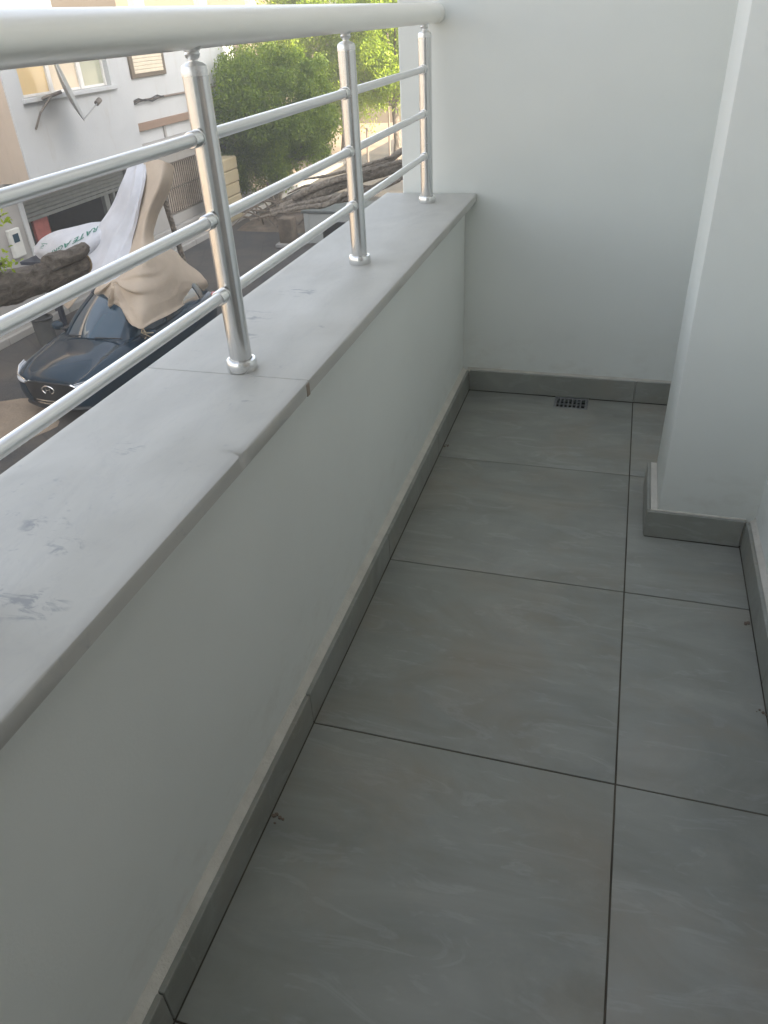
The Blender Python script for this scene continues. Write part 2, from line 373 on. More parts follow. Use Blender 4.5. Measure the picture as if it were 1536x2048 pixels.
def skirt_run(parent, axis, face, back, spans, z1=HS, z0=.0015):
    """skirting tiles: axis 'y' runs along y with its visible face at x=face"""
    for a, b in spans:
        lo, hi = (face, a+.0012, z0), (back, b-.0012, z1+random.uniform(-.0008, .0008))
        if axis == 'x': lo, hi = (a+.0012, face, z0), (b-.0012, back, hi[2])
        o = bx(lo, hi, .0012); c = [(p+q)/2 for p, q in zip(lo, hi)]
        obj('skirting_tile', o, M['tile'], parent, loc=(c[0], c[1], 0))
def bed_strip(parent, axis, xa, xb, a, b, seed=0):
    """plaster left on top of and behind the skirting, its top edge a little uneven"""
    bm = B(); n = max(4, int((b-a)/.05)); rows = []
    for i in range(n+1):
        t = a+(b-a)*i/n; j = .0022*noise.noise(Vector((t*7, seed, 0))); h = HS - .002 + .0016*noise.noise(Vector((t*11, seed, 5)))
        pr = [(xa, 0), (xa, h+.012+j), (xa+(xb-xa)*.45, h+.003), (xb, h-.001), (xb, 0)]
        rows.append([bm.verts.new((p, t, z) if axis == 'y' else (t, p, z)) for p, z in pr])
    for i in range(n):
        for k in range(5): bm.faces.new((rows[i][k], rows[i][(k+1) % 5], rows[i+1][(k+1) % 5], rows[i+1][k]))
    bm.faces.new(rows[0]); bm.faces.new(rows[-1][::-1])
    return obj('plaster_fillet', bm, M['bed'], parent, smooth=60)

# parapet with its sill and skirting
par = empty('parapet_wall', (-.78, 0, 0), 'low white painted balcony parapet carrying a pale marble sill', 'parapet')
pw = bx((XW, -1.8, -.02), (-.905, YE+.010, HP-.026)); obj('wall', pw, M['paint'], par)
def sill_slab(y0, y1, chip=False):
    """stone slab drawn along y with eased edges; one slab has a chipped inner arris"""
    X0, X1, Z0, Z1, r = -.945, -.616, HP-.026, HP, .003
    prof = [(X0, Z0), (X0, Z1-r), (X0+r*.3, Z1-r*.3), (X0+r, Z1), (X0+.02, Z1), (X1-.045, Z1), (X1-.016, Z1), (X1-r, Z1), (X1-r*.3, Z1-r*.3), (X1, Z1-r), (X1, Z1-.010), (X1, Z0+.001), (X1-.001, Z0)]
    ysm = sorted(set([y0, y0+.001, y1-.001, y1] + list(np.arange(y0+.05, y1-.03, .05)) + ([-.128+d for d in np.linspace(-.014, .014, 9)] if chip else [])))
    bm = B(); rows = []
    for y in ysm:
        e_ = .0012 if y in (y0, y1) else 0; k = max(0, 1-abs(y+.128)/.013) if chip else 0
        k *= 1+.5*noise.noise(Vector((y*400, 0, 0))); row = []
        for q, (x, z) in enumerate(prof):
            j = .0005*noise.noise(Vector((y*9, q, 2)))
            if q in (7, 8, 9): x -= .007*k; z -= .004*k
            if q == 10: x -= .002*k; z -= .003*k
            row.append(bm.verts.new((x-(e_ if q >= 9 else 0)+(j if q > 7 else 0), y, z-(e_ if 3 <= q <= 8 else 0))))
        rows.append(row)
    n = len(prof)
    for i in range(len(rows)-1):
        for q in range(n): bm.faces.new((rows[i][q], rows[i][(q+1) % n], rows[i+1][(q+1) % n], rows[i+1][q]))
    bm.faces.new(rows[0]); bm.faces.new(rows[-1][::-1])
    return obj('sill_slab', bm, M['marble'], par, smooth=40, loc=(-.78, (y0+y1)/2, HP-.026))
sill_slab(.1425, YE+.011); sill_slab(-1.795, .1405, True)
obj('putty_joint', bx((-.6175, .128, HP-.0265), (-.6145, .141, HP-.003), .001), M['putty'], par)
bed_strip(par, 'y', XW, -.6395, -1.8, YE+.008, 1)
skirt_run(par, 'y', XS, -.6405, [(-1.79, -1.2), (-1.2, -.6), (-.6, 0), (0, .6), (.6, 1.2), (1.2, YE)])

# end wall
ew = empty('end_wall', (-.2, YE+.1, 0), 'tall white painted end wall closing the far end of the balcony', 'wall')
obj('wall', bx((-.884, YE+.014, ZS), (.9, YE+.25, 2.74), .004), M['paint'], ew)
bed_strip(ew, 'x', YE+.0145, YE+.010, -.640, .33, 2)
skirt_run(ew, 'x', YE, YE+.0102, [(-.629, 0.001), (.001, .32)])

# pillar
pl = empty('pillar', (.19, 1.0, 0), 'white painted square pillar stub jutting from the right wall', 'pillar')
obj('shaft', bx((.071, .879, -.02), (.36, 1.150, 2.74), .005, 2), M['paint'], pl)
bm = B(); box(bm, (.0535, .8745, 0), (.30, .8795, HS+.002), .001); box(bm, (.0535, .879, 0), (.0715, 1.146, HS+.001), .001); obj('plaster_fillet', bm, M['bed'], pl)
skirt_run(pl, 'x', .8655, .8745, [(.0435, .297)]); skirt_run(pl, 'y', .0430, .0530, [(.875, 1.146)])

# right wall
rw = empty('side_wall', (.4, -1, 0), 'white painted house wall along the right side of the balcony', 'wall')
bm = B(); box(bm, (.322, .12, -.02), (.62, YE+.013, 2.74)); box(bm, (.322, -1.8, 2.3), (.62, .12, 2.74)); box(bm, (.322, -1.8, -.02), (.62, -1.55, 2.3)); obj('wall', bm, M['paint'], rw)
bed_strip(rw, 'y', .3225, .3088, .12, YE, 3)
skirt_run(rw, 'y', .299, .3088, [(.12, .345), (.345, .865), (1.15, YE)])

gd = empty('balcony_door', (.42, -.7, 0), 'dark glazed sliding door in the house wall beside the viewer', 'door')
bm = B()
for a, b in (((.40, -1.549, 0), (.46, -1.48, 2.299)), ((.40, .05, 0), (.46, .119, 2.299)), ((.40, -.75, .07), (.46, -.69, 2.23)), ((.40, -1.479, 2.231), (.46, .049, 2.299)), ((.40, -1.479, 0), (.46, .049, .069))): obj('frame', bx(a, b, .004), M['black'], gd)
for a, b in ((-1.48, -.75), (-.69, .05)): obj('pane', bx((.425, a, .07), (.432, b, 2.23)), M['pane_tint'], gd)
obj('threshold', bx((.325, -1.549, -.02), (.62, .119, -.001), .002), M['marble'], gd)

# unseen balcony end set close behind the viewer to darken the near part
bw = empty('end_wall', (-.2, -1.9, 0), 'unseen white end wall set close behind the viewer to darken the near balcony', 'wall')
obj('wall', bx((-.884, -2.1, ZS), (.9, -1.801, 2.74)), M['paint'], bw)
ap = empty('apartment_building', (4, 10, ZS), 'pale apartment block that the balcony belongs to', 'building')
bm = B(); box(bm, (.322, -9, 2.741), (9, 19.5, 9.8)); obj('upper_storeys', bm, M['white'], ap)
bm = B(); box(bm, (.901, -9, ZS), (9, YE+.01, 2.74)); box(bm, (-.6, YE+.251, ZS), (9, 19.5, 2.74)); box(bm, (-.6, -9, ZS), (.9, -2.11, 2.74)); box(bm, (.05, -2.1, ZS), (.9, YE, -.26)); obj('lower_storeys', bm, M['white'], ap)
sl = bx((-.92, -1.8, -.25), (-.664, YE+.012, -.021)); obj('balcony_slab_edge', sl, M['white'], ap)

# floor drain
dr = empty('floor_drain', (-.226, 1.70, 0), 'small square steel floor drain beside the far skirting', 'drain')
obj('sump', bx((-.288, 1.657, -.0205), (-.164, 1.7505, -.018)), M['dark'], dr)
bm = B()
for a, b in (((-.2885, 1.6565), (-.1635, 1.6665)), ((-.2885, 1.741), (-.1635, 1.7508)), ((-.2885, 1.6665), (-.2785, 1.741)), ((-.1735, 1.6665), (-.1635, 1.741))): box(bm, (*a, -.006), (*b, .0005), .0008)
obj('frame', bm, M['steel'], dr)
for i in range(6):
    x = -.270 + i*.0155; obj('bar', bx((x, 1.667, -.007), (x+.006, 1.7405, -.0015), .0008), M['steel'], dr, loc=(x, 1.7, -.004))
bm = B(); box(bm, (-.278, 1.70, -.008), (-.174, 1.706, -.0035)); obj('cross_bar', bm, M['steel'], dr)

def crumb(x, y, s, label, n=5, z=0.):
    bm = B()
    for i in range(n):
        q = Vector((x+random.gauss(0, s*.8), y+random.gauss(0, s*.8), z)); rr = s*random.uniform(.3, .8)
        ret = bmesh.ops.create_icosphere(bm, subdivisions=1, radius=rr)
        for v in ret['verts']: v.co = Vector((v.co.x*random.uniform(.7, 1.3), v.co.y*random.uniform(.7, 1.3), v.co.z*.6)) + q + Vector((0, 0, rr*.4))
    tag(obj('plaster_crumb', bm, M['crumb'], loc=(x, y, z)), label, 'debris', 'crumbs left on the floor')
crumb(-.617, 1.28, .007, 'dark plaster crumb at the parapet skirting of the far floor tile')
crumb(-.610, -.235, .006, 'brown plaster crumbs at the foot of the parapet near the viewer', 7)
crumb(.288, .545, .006, 'reddish crumb of plaster at the foot of the right wall')
crumb(.286, .26, .005, 'small grey grit at the foot of the right wall near its skirting joint', 4)

# ------------------------------------------------------------------ railing
XR = -.757
rl = empty('railing', (XR, .2, HP), 'brushed metal balcony railing with round posts standing on the marble sill', 'railing')
PY = [-1.25, -.545, .168, .873, 1.608]
RZ = [1.127, 1.006, .884]
bm = tube(B(), [(XR, -1.8, 1.269), (XR, 1.7170, 1.269)], .0270, 40); obj('handrail', bm, M['alu'], rl)
bm = tube(B(), [(XR, 1.7185, 1.269), (XR, 1.7205, 1.269), (XR, 1.7215, 1.269), (XR, YE+.0138, 1.269)], [.0255, .0265, .0278, .0278], 40); obj('end_collar', bm, M['alu'], rl)
def make_post(y):
    p = obj('post', lathe(B(), (XR, y, HP), [(.0200, .006), (.0200, .4735)], 36), M['post'], rl, loc=(XR, y, HP))
    obj('base_flange', lathe(B(), (XR, y, HP), [(.0275, .0002), (.0282, .003), (.0282, .0165), (.0262, .0205), (.0212, .0215), (.0203, .0185)], 36), M['chrome'], p)
    obj('cap', lathe(B(), (XR, y, HP), [(.0203, .470), (.0205, .4765), (.0190, .4825), (.0130, .4865), (.0072, .4885)], 36), M['alur'], p)
    obj('neck', lathe(B(), (XR, y, HP), [(.0068, .486), (.0068, .4905), (.0105, .4935), (.0118, .4975), (.0100, .5005), (.0140, .5040), (.0155, .5065)], 28), M['alur'], p)
for y in PY: make_post(y)
ys = [-1.8] + PY
for z in RZ:
    for a, b in zip(ys[:-1], ys[1:]):
        rd = obj('rail', tube(B(), [(XR, a+.0185, z), (XR, b-.0215, z)], .0093, 22), M['alur'], rl, loc=(XR, (a+b)/2, z))
        for e, s in ((b, -1),):
            pts = [(XR, e+s*d, z) for d in (.0185, .0212, .0213, .0235, .0236, .0262, .0263, .046, .0475)]
            obj('rail_cup', tube(B(), pts, [.0105, .0105, .0085, .0085, .0130, .0130, .0122, .0122, .0112], 24), M['chrome'], rd)

# ------------------------------------------------------------------ house across the street
XF, XU, XG = -12.4, -13.0, -13.1       # overhanging upper front, recessed upper front, ground floor front
hb = empty('white_house', (-13.5, 17, ZS), 'white two storey house with overhanging upper floor above a dark garage', 'house')
def P(name, a, b, m, bev=0, parent=hb): return obj(name, bx(a, b, bev), M[m], parent)
yA, yB = 13.42, 17.93                  # overhanging block
zb = -1.40
W0, W1, Wz0 = 13.95, 17.15, .17        # window band
wall = B()
box(wall, (XF-.25, yA, zb), (XF, yB, Wz0)); box(wall, (XF-.25, yA, Wz0+.0), (XF, W0, 1.25)); box(wall, (XF-.25, W1, Wz0), (XF, yB, 1.25)); box(wall, (XF-.25, W0, 1.0), (XF, W1, 1.25))
box(wall, (XG-3, yA, 1.25), (XF, yB, 1.32)); box(wall, (XU-.25, yB, -1.55), (XU, 25.2, 1.1)); box(wall, (XG-3, yB, 1.1), (XU, 25.2, 1.17))
obj('wall', wall, M['white'], hb)
P('side_wall', (XG-3, yA-.003, zb), (XF-.002, yA+.2, 1.25), 'beige')
P('soffit', (XG-3, yA+.2, zb), (XF-.25, yB, zb+.1), 'grey')
P('cornice_lip', (XF-.01, yA-.02, zb-.05), (XF+.03, yB+.02, zb+.03), 'brown', .01)
P('room_back', (XG-3, yA+.2, zb+.1), (XG-2.9, yB, 1.25), 'interior')
# three window lights
ws = [(W0+.02, 15.02, 'warm'), (15.14, 16.12, 'warm2'), (16.26, W1-.06, 'green')]
for y0_, y1_ in ((W0, W0+.02), (15.02, 15.14), (16.12, 16.26), (W1-.06, W1)): obj('mullion', bx((XF-.20, y0_, Wz0), (XF-.12, y1_, 1.0), .006), M['frame'], hb)
for a, b, m in ws:
    wn = obj('window', bx((XF-.19, a, Wz0), (XF-.17, b, 1.0)), M[m], hb); obj('bottom_rail', bx((XF-.195, a, Wz0), (XF-.15, b, Wz0+.05), .005), M['frame'], wn)
P('window_sill', (XF-.05, W0-.12, Wz0-.09), (XF+.09, W1+.12, Wz0), 'white', .01)
P('pilaster', (XF, yA, zb+.04), (XF+.035, yA+.42, 1.2), 'white', .005)
# recessed block: shutter window, ledge, band, pipes
a = onx(262, 158, XU); b = onx(333, 100, XU)
sw = P('window', (XU, a.y, a.z), (XU+.06, a.y+1.75, .95), 'cream', .01)
for i in range(9): obj('shutter_slat', bx((XU+.04, a.y+.14, a.z+.1+i*.085), (XU+.075, a.y+1.6, a.z+.18+i*.085), .01), M['shutter'], sw, loc=(XU, a.y, a.z+.1+i*.085))
P('band', (XU, yB+.01, -1.05), (XU+.10, 25.2, -.86), 'brown', .01)
P('ledge', (XU, yB+.01, -1.50), (XU+.22, 25.2, -1.36), 'grey', .02)
P('panel_post', (XU, 20.05, -1.36), (XU+.05, 20.14, -1.05), 'grey')
bm = tube(B(), [(XU+.05, yB+.06, -1.45), (XU+.05, yB+.06, -.42), (XU+.05, yB+.14, -.34), (XU+.05, 25.0, -.36)], .028, 8); P2 = obj('drain_pipe', bm, M['pipe'], hb)
bm = B()
for k in range(3):
    tube(bm, [(XU+.09, yB+.1+t*.32, -.36+.05*math.sin(t*2.1+k)+.02*k) for t in range(8)], .012, 6)
obj('cable_bundle', bm, M['cable'], hb)
# ground floor
yo0, yo1, zt = 13.78, 18.05, -1.86
wall = B()
box(wall, (XG-.3, 10.6, ZS), (XG, yo0, zb-.0)); box(wall, (XG-.3, yo1, ZS), (XG, 19.75, -1.5)); box(wall, (XG-.3, yo0, zt), (XG, yo1, zb-.004))
box(wall, (XG-.3, 19.75, ZS), (XG, 25.2, -3.45)); box(wall, (XG-.3, 22.6, -3.45), (XG, 25.2, -1.5)); box(wall, (XG-.3, 19.75, -2.05), (XG, 22.6, -1.5))
obj('lower_wall', wall, M['grey'], hb)
P('jamb_trim', (XG, yo0-.14, ZS), (XG+.04, yo0, zt+.05), 'white', .005)
P('garage_interior', (XG-3.2, yo0-.3, ZS+.02), (XG-3.1, yo1+.3, zt+.1), 'interior')
P('interior_side', (XG-3.1, yo0-.3, ZS+.02), (XG-.3, yo0-.2, zt+.1), 'interior'); P('interior_side', (XG-3.1, yo1+.2, ZS+.02), (XG-.3, yo1+.3, zt+.1), 'interior')
P('interior_ceiling', (XG-3.1, yo0-.2, zt+.1), (XG-.301, yo1+.2, zt+.16), 'interior')
sh = obj('roller_shutter', bx((XG-.25, yo0+.02, zt-.30), (XG-.12, yo1-.02, zt-.005), .02), M['header'], hb)
for i in range(5): obj('slat', bx((XG-.13, yo0+.05, zt-.46+i*.09), (XG-.105, yo1-.05, zt-.38+i*.09), .008), M['header'], sh, loc=(XG-.12, yo0+.05, zt-.46+i*.09))
P('door_frame', (XG-.28, 17.02, ZS), (XG-.16, 17.22, zt-.28), 'header', .01); P('door_frame', (XG-.28, 17.42, ZS), (XG-.16, 17.52, zt-.28), 'header', .01)
P('red_panel', (XG-.30, 14.22, ZS), (XG-.22, 14.75, zt-.42), 'red', .01)
mb = obj('meter_box', bx((XG, 13.02, -2.88), (XG+.10, 13.38, -2.28), .015), M['meter'], hb)
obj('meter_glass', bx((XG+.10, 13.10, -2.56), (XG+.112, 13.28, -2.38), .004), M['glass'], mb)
gp = P('grille_back', (XG-.29, 19.75, -3.45), (XG-.20, 22.6, -2.05), 'beige')
gr = obj('grille', bx((XG-.05, 19.76, -2.09), (XG-.01, 22.59, -2.052), .004), M['iron'], hb)
obj('grille_rail', bx((XG-.05, 19.76, -3.44), (XG-.01, 22.59, -3.40), .004), M['iron'], gr); obj('grille_rail', bx((XG-.05, 19.76, -2.76), (XG-.01, 22.59, -2.73), .004), M['iron'], gr)
for i in range(24):
    y = 19.82+i*.118; obj('grille_bar', bx((XG-.045, y, -3.40), (XG-.02, y+.03, -2.09), .004), M['iron'], gr, loc=(XG, y, -3.4))
P('plinth', (XG, 18.4, ZS+.13), (XG+.16, 25.2, -3.72), 'grey', .02)

# neighbour house with the beige wall at the left
nb = empty('beige_house', (-14, 8, ZS), 'beige rendered neighbouring house left of the white facade', 'house')
wall = B(); box(wall, (XG-4, 2, ZS), (XG-.35, 13.2, 1.1)); obj('wall', wall, M['beige'], nb)
P('roof_ledge', (XG-4, 2, 1.1), (XG-.2, 13.3, 1.2), 'white', .02, nb)

# cream building behind, in the sun
cb = empty('cream_building', (-20, 28, ZS), 'tall cream building standing in sunlight behind the white house', 'building')
y0 = onx(232, 12, -18.5).y
bm = B(); box(bm, (-21.2, y0, ZS), (-18.5, 50, 5.5)); obj('wall', bm, M['cream'], cb)
for k in range(5): obj('pilaster', bx((-18.5, y0+.8+k*5, 1.2), (-18.2, y0+1.4+k*5, 5.5)), M['beige'], cb)
for k in range(5):
    yy = y0+2.2+k*5; f = obj('window', bx((-18.5, yy, 2.3), (-18.42, yy+1.8, 3.9), .01), M['frame'], cb, loc=(-18.5, yy, 2.3)); obj('pane', bx((-18.43, yy+.1, 2.4), (-18.40, yy+1.7, 3.8)), M['warm2'], f)
obj('string_course', bx((-18.5, y0-.1, 1.75), (-18.3, 50, 1.95), .02), M['brown'], cb)

# satellite dish on the facade
dx = onx(128, 178, XF+.45)
ds = empty('satellite_dish', (XF+.3, dx.y, -.2), 'grey satellite dish seen edge on against the white facade', 'satellite dish')
cen = Vector((XF+.55, dx.y+.02, .27)); vd = (cen-CAM).normalized(); nrm = (CR*.93+CU*.36); nrm = (nrm - vd*nrm.dot(vd)).normalized(); nrm = (nrm - vd*.07).normalized(); t1 = nrm.cross(vd).normalized(); t2 = nrm.cross(t1)
bm = B(); rings = []
for i in range(7):
    r0 = .58*i/6; d = .10*(i/6)**2-.10
    rings.append([bm.verts.new(cen + t1*(r0*1.12*math.cos(a)) + t2*(r0*.9*math.sin(a)) + nrm*d) for a in [2*math.pi*k/28 for k in range(28)]] if i else [bm.verts.new(cen+nrm*d)])
for k in range(28): bm.faces.new((rings[0][0], rings[1][k], rings[1][(k+1) % 28]))
for i in range(1, 6):
    for k in range(28): bm.faces.new((rings[i][k], rings[i+1][k], rings[i+1][(k+1) % 28], rings[i][(k+1) % 28]))
thick(bm, .015); obj('reflector', bm, M['dish'], ds)
low = cen + t1*-.62 if (t1*-1).z < 0 else cen + t1*.62
tip = Vector((XF+.62, onx(197, 203, XF+.62).y, onx(197, 203, XF+.62).z))
obj('feed_arm', tube(B(), [low, tip], .014, 8), M['dish'], ds)
obj('feed_horn', tube(B(), [tip-Vector((0, .10, .03)), tip-Vector((0, .09, .03)), tip+Vector((0, .06, .03)), tip+Vector((0, .07, .03))], [.03, .055, .055, .03], 12), M['iron'], ds)
bk = cen - nrm*.16
obj('mount', tube(B(), [bk, bk-nrm*.25, Vector((XF+.02, bk.y-.30, bk.z-.12))], .035, 8), M['iron'], ds)
obj('strut', tube(B(), [bk-nrm*.22, Vector((XF+.14, bk.y-.5, bk.z-.35)), Vector((XF+.01, bk.y-.62, bk.z-.65))], .022, 8), M['iron'], ds)

# ------------------------------------------------------------------ parked car
CX, CY, CA = -8.644, 8.165, -.048
car = empty('parked_car', (CX, CY+2, ZS), 'black blue hatchback parked facing the viewer with canvas over its roof', 'car')
def cw(s, l, z): return Vector((CX - math.sin(CA)*s + math.cos(CA)*l, CY + math.cos(CA)*s + math.sin(CA)*l, ZS+z))
def cobj(name, bm, m, parent=car, smooth=40):
    for v in bm.verts: v.co = cw(*v.co)
    return obj(name, bm, M[m], parent, smooth)
# lower body: stations (s, z_bottom, half width at sill, shoulder half width, shoulder z, centre z)
ST = [(.0, .30, .50, .50, .60, .64), (.05, .22, .66, .68, .66, .715), (.18, .18, .76, .79, .70, .79), (.45, .18, .82, .84, .765, .875), (.8, .18, .84, .86, .82, .93), (1.15, .18, .85, .87, .87, .975),
      (1.6, .18, .85, .875, .90, .99), (2.4, .18, .85, .875, .92, 1.0), (3.2, .18, .85, .875, .94, 1.0), (3.7, .2, .82, .85, .95, 1.0), (3.95, .26, .76, .80, .94, .99), (4.05, .34, .64, .70, .88, .92)]
rows = []
for s, zb_, hw, sh_, zs_, zc in ST:
    prof = [(0, zb_), (hw*.8, zb_), (hw, zb_+.10), ((hw+sh_)/2+.02, (zb_+zs_)/2), (sh_, zs_-.06), (sh_*.96, zs_+.012), (sh_*.78, zs_+(zc-zs_)*.55+.012), (sh_*.70, zs_+(zc-zs_)*.60), (sh_*.4, zc-(zc-zs_)*.10), (0, zc)]
    full = [(l, z) for l, z in prof] + [(-l, z) for l, z in prof[-2:0:-1]]
    rows.append([(s, l, z) for l, z in full])
dense = []
n = len(rows[0])
cols = [spline([r[k] for r in rows], 56) for k in range(n)]
bm = B(); V = [[bm.verts.new(cols[k][i]) for k in range(n)] for i in range(56)]
for i in range(55):
    for k in range(n): bm.faces.new((V[i][k], V[i][(k+1) % n], V[i+1][(k+1) % n], V[i+1][k]))
bm.faces.new(V[0]); bm.faces.new(V[-1][::-1])
bmesh.ops.subdivide_edges(bm, edges=[e for e in bm.edges if abs(e.verts[0].co.x-e.verts[1].co.x) < .001], cuts=1, smooth=.6)
cobj('body', bm, 'car', smooth=50)
# greenhouse: glass shell plus roof skin and pillars
def gh(s, z, hw): return (s, hw, z)
base = [(1.12, .0, .985), (1.18, .40, .965), (1.40, .70, .935), (2.2, .79, .93), (3.1, .78, .95), (3.75, .68, .985), (3.85, .0, 1.0)]
top = [(1.95, .0, 1.475), (1.98, .30, 1.465), (2.08, .53, 1.43), (2.45, .585, 1.435), (3.05, .575, 1.44), (3.45, .50, 1.43), (3.52, .0, 1.45)]
NB_ = 40
bc, tc = spline(base, NB_), spline(top, NB_)
def shell(t0, t1, i0=0, i1=NB_, off=0., steps=6, side=1):
    bm = B(); rws = []
    for q in range(steps+1):
        t = t0+(t1-t0)*q/steps; bul = .045*math.sin(math.pi*t)
        row = []
        for i in range(i0, i1):
            p = bc[i]*(1-t)+tc[i]*t; nrm_ = np.array([p[0]-2.6, p[1]*1.6, 0]); nrm_ /= np.linalg.norm(nrm_)+1e-6
            p = p + nrm_*(bul+off) + np.array([0, 0, off*.4]); row.append(bm.verts.new((p[0], p[1]*side, p[2])))
        rws.append(row)
    for q in range(steps):
        for i in range(len(rws[0])-1): bm.faces.new((rws[q][i], rws[q][i+1], rws[q+1][i+1], rws[q+1][i]))
    return bm
iA = 11     # windscreen ends here along the rim
def both(f):
    bm = f(1); b2 = f(-1); me = bpy.data.meshes.new('t'); b2.to_mesh(me); b2.free(); bm.from_mesh(me); bpy.data.meshes.remove(me)
    bmesh.ops.remove_doubles(bm, verts=bm.verts, dist=.002); return bm
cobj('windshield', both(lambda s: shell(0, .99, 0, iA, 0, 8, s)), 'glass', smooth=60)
for s in (1, -1):
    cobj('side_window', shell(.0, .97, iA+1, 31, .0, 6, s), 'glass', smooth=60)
    cobj('roof_pillar', shell(-.02, 1.0, iA-2, iA+3, .012, 6, s), 'car', smooth=60); cobj('roof_pillar', shell(-.02, 1.0, 29, 36, .012, 6, s), 'car', smooth=60)
    cobj('roof_pillar', shell(-.02, 1.0, 20, 22, .010, 6, s), 'black', smooth=60)
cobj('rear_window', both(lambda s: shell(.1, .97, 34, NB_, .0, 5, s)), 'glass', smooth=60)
bm = B(); rws = []
for f in (1.0, .985, .8, .5, .25, 0):
    rws.append([bm.verts.new((2.75+(p[0]-2.75)*(f*.99+.012), p[1]*f*1.02, p[2]+.022+(.05*(1-f*f)))) for p in list(tc)] )
for q in range(5):
    for i in range(NB_-1): bm.faces.new((rws[q][i], rws[q][i+1], rws[q+1][i+1], rws[q+1][i]))
b2 = bm.copy()
for v in b2.verts: v.co.y *= -1
me = bpy.data.meshes.new('t'); b2.to_mesh(me); b2.free(); bm.from_mesh(me); bpy.data.meshes.remove(me)
bmesh.ops.remove_doubles(bm, verts=bm.verts, dist=.003); thick(bm, .02); cobj('roof', bm, 'car', smooth=50)
# nose: hexagonal grille with bright trim, badge, lamps, wipers, mirrors, wheels
hexo = [(-.50, .60), (-.40, .655), (.40, .655), (.50, .60), (.36, .30), (-.36, .30)]
def nose_s(l, z): return -.035 + .12*(abs(l)/.6)**2.2 + .03*max(0, (.35-z))
bm = B(); f = [bm.verts.new((nose_s(l, z)-.012, l, z)) for l, z in hexo]; c0 = bm.verts.new((-.05, 0, .48))
for i in range(6): bm.faces.new((f[i], f[(i+1) % 6], c0))
thick(bm, .05); gl = cobj('grille', bm, 'black')
for i in range(7):
    z = .34+i*.045; hw = .36+.10*(z-.30)/.3
    pts = [(nose_s(l, z)-.022, l, z) for l in np.linspace(-hw, hw, 9)]; cobj('grille_bar', tube(B(), pts, .007, 6), 'black', gl)
pts = [hexo[i] for i in (1, 0, 5, 4, 3, 2)]
dn = []
for (a, b_) in zip(pts[:-1], pts[1:]):
    for t in np.linspace(0, 1, 8)[:-1]: dn.append((a[0]*(1-t)+b_[0]*t, a[1]*(1-t)+b_[1]*t))
dn.append(pts[-1])
cobj('grille_trim', tube(B(), [(nose_s(l, z)-.03, l*1.02, z) for l, z in dn], .016, 8), 'chromecar')
cobj('bumper_lip', tube(B(), [(nose_s(l, .24)-.01, l, .24) for l in np.linspace(-.62, .62, 15)], .045, 8), 'black')
for z in (.315, .36): cobj('chrome_bar', tube(B(), [(nose_s(l, z)-.045, l, z) for l in np.linspace(-.37, .37, 11)], .012, 6), 'chromecar', gl)
bd = B(); tube(bd, [(-.085, .115*math.cos(a), .56+.066*math.sin(a)) for a in np.linspace(0, 2*math.pi, 25)], .010, 8)
badge = cobj('badge', bd, 'chromecar')
bm = B(); tube(bm, [(-.085, -.048, .52), (-.085, -.030, .60)], .010, 6); tube(bm, [(-.085, .030, .52), (-.085, .048, .60)], .010, 6); tube(bm, [(-.085, -.04, .552), (-.085, .04, .568)], .009, 6)
cobj('badge_letter', bm, 'chromecar', badge)
for s in (1, -1):
    L_ = [(.02, .47, .655), (.09, .66, .70), (.30, .80, .755), (.48, .845, .775)]; Lb = [(.015, .50, .60), (.07, .67, .61), (.24, .80, .665), (.46, .855, .74)]
    bm = grid_bm(loft([[(a, b_*s, z) for a, b_, z in L_], [((a+a2)/2-.02, (b_+b2)/2*1.005*s, (z+z2)/2) for (a, b_, z), (a2, b2, z2) in zip(L_, Lb)], [(a, b_*s, z) for a, b_, z in Lb]], 12, 7))
    for v in bm.verts: v.co.x -= .028; v.co.y += .012*s
    thick(bm, .03); hl = cobj('headlight', bm, 'lamp')
    cobj('light_strip', tube(B(), [(a-.035, (b_+.015)*s, z+.012) for a, b_, z in L_], .010, 6), 'chromecar', hl)
    mr = B(); bmesh.ops.create_uvsphere(mr, u_segments=14, v_segments=9, radius=1)
    for v in mr.verts: v.co = Vector((1.52+v.co.x*.085, s*(.975+v.co.y*.125), 1.0+v.co.z*.085))
    mo = cobj('mirror', mr, 'car'); cobj('mirror_arm', tube(B(), [(1.5, s*.80, .94), (1.5, s*.90, .97)], .03, 8), 'black', mo)
    tl = B(); box(tl, (3.80, s*.66, .78), (3.99, s*.835, .96), .03, 2); cobj('tail_light', tl, 'tail')
    for sw_ in (.82, 3.35):
        ctr = Vector((sw_, s*.78, .315)); tb = B()
        rr = [(.20, -.02), (.24, .02), (.305, .05), (.315, .02), (.315, -.13), (.24, -.15)]
        rings = [[tb.verts.new((ctr.x+r*math.cos(a), ctr.y+s*d_, ctr.z+r*math.sin(a))) for a in [2*math.pi*k/28 for k in range(28)]] for r, d_ in rr]
        for i in range(5):
            for k in range(28): tb.faces.new((rings[i][k], rings[i][(k+1) % 28], rings[i+1][(k+1) % 28], rings[i+1][k]))
        wh = cobj('wheel', tb, 'rubber'); rb = B(); tube(rb, [(ctr.x, ctr.y-s*.1, ctr.z), (ctr.x, ctr.y+s*.015, ctr.z), (ctr.x, ctr.y+s*.03, ctr.z)], [.21, .205, .05], 20); cobj('rim', rb, 'rim', wh)
for l0 in (-.5, .12): cobj('wiper', tube(B(), [(1.13, l0, .995), (1.20, l0+.50, .995)], .012, 6), 'black')

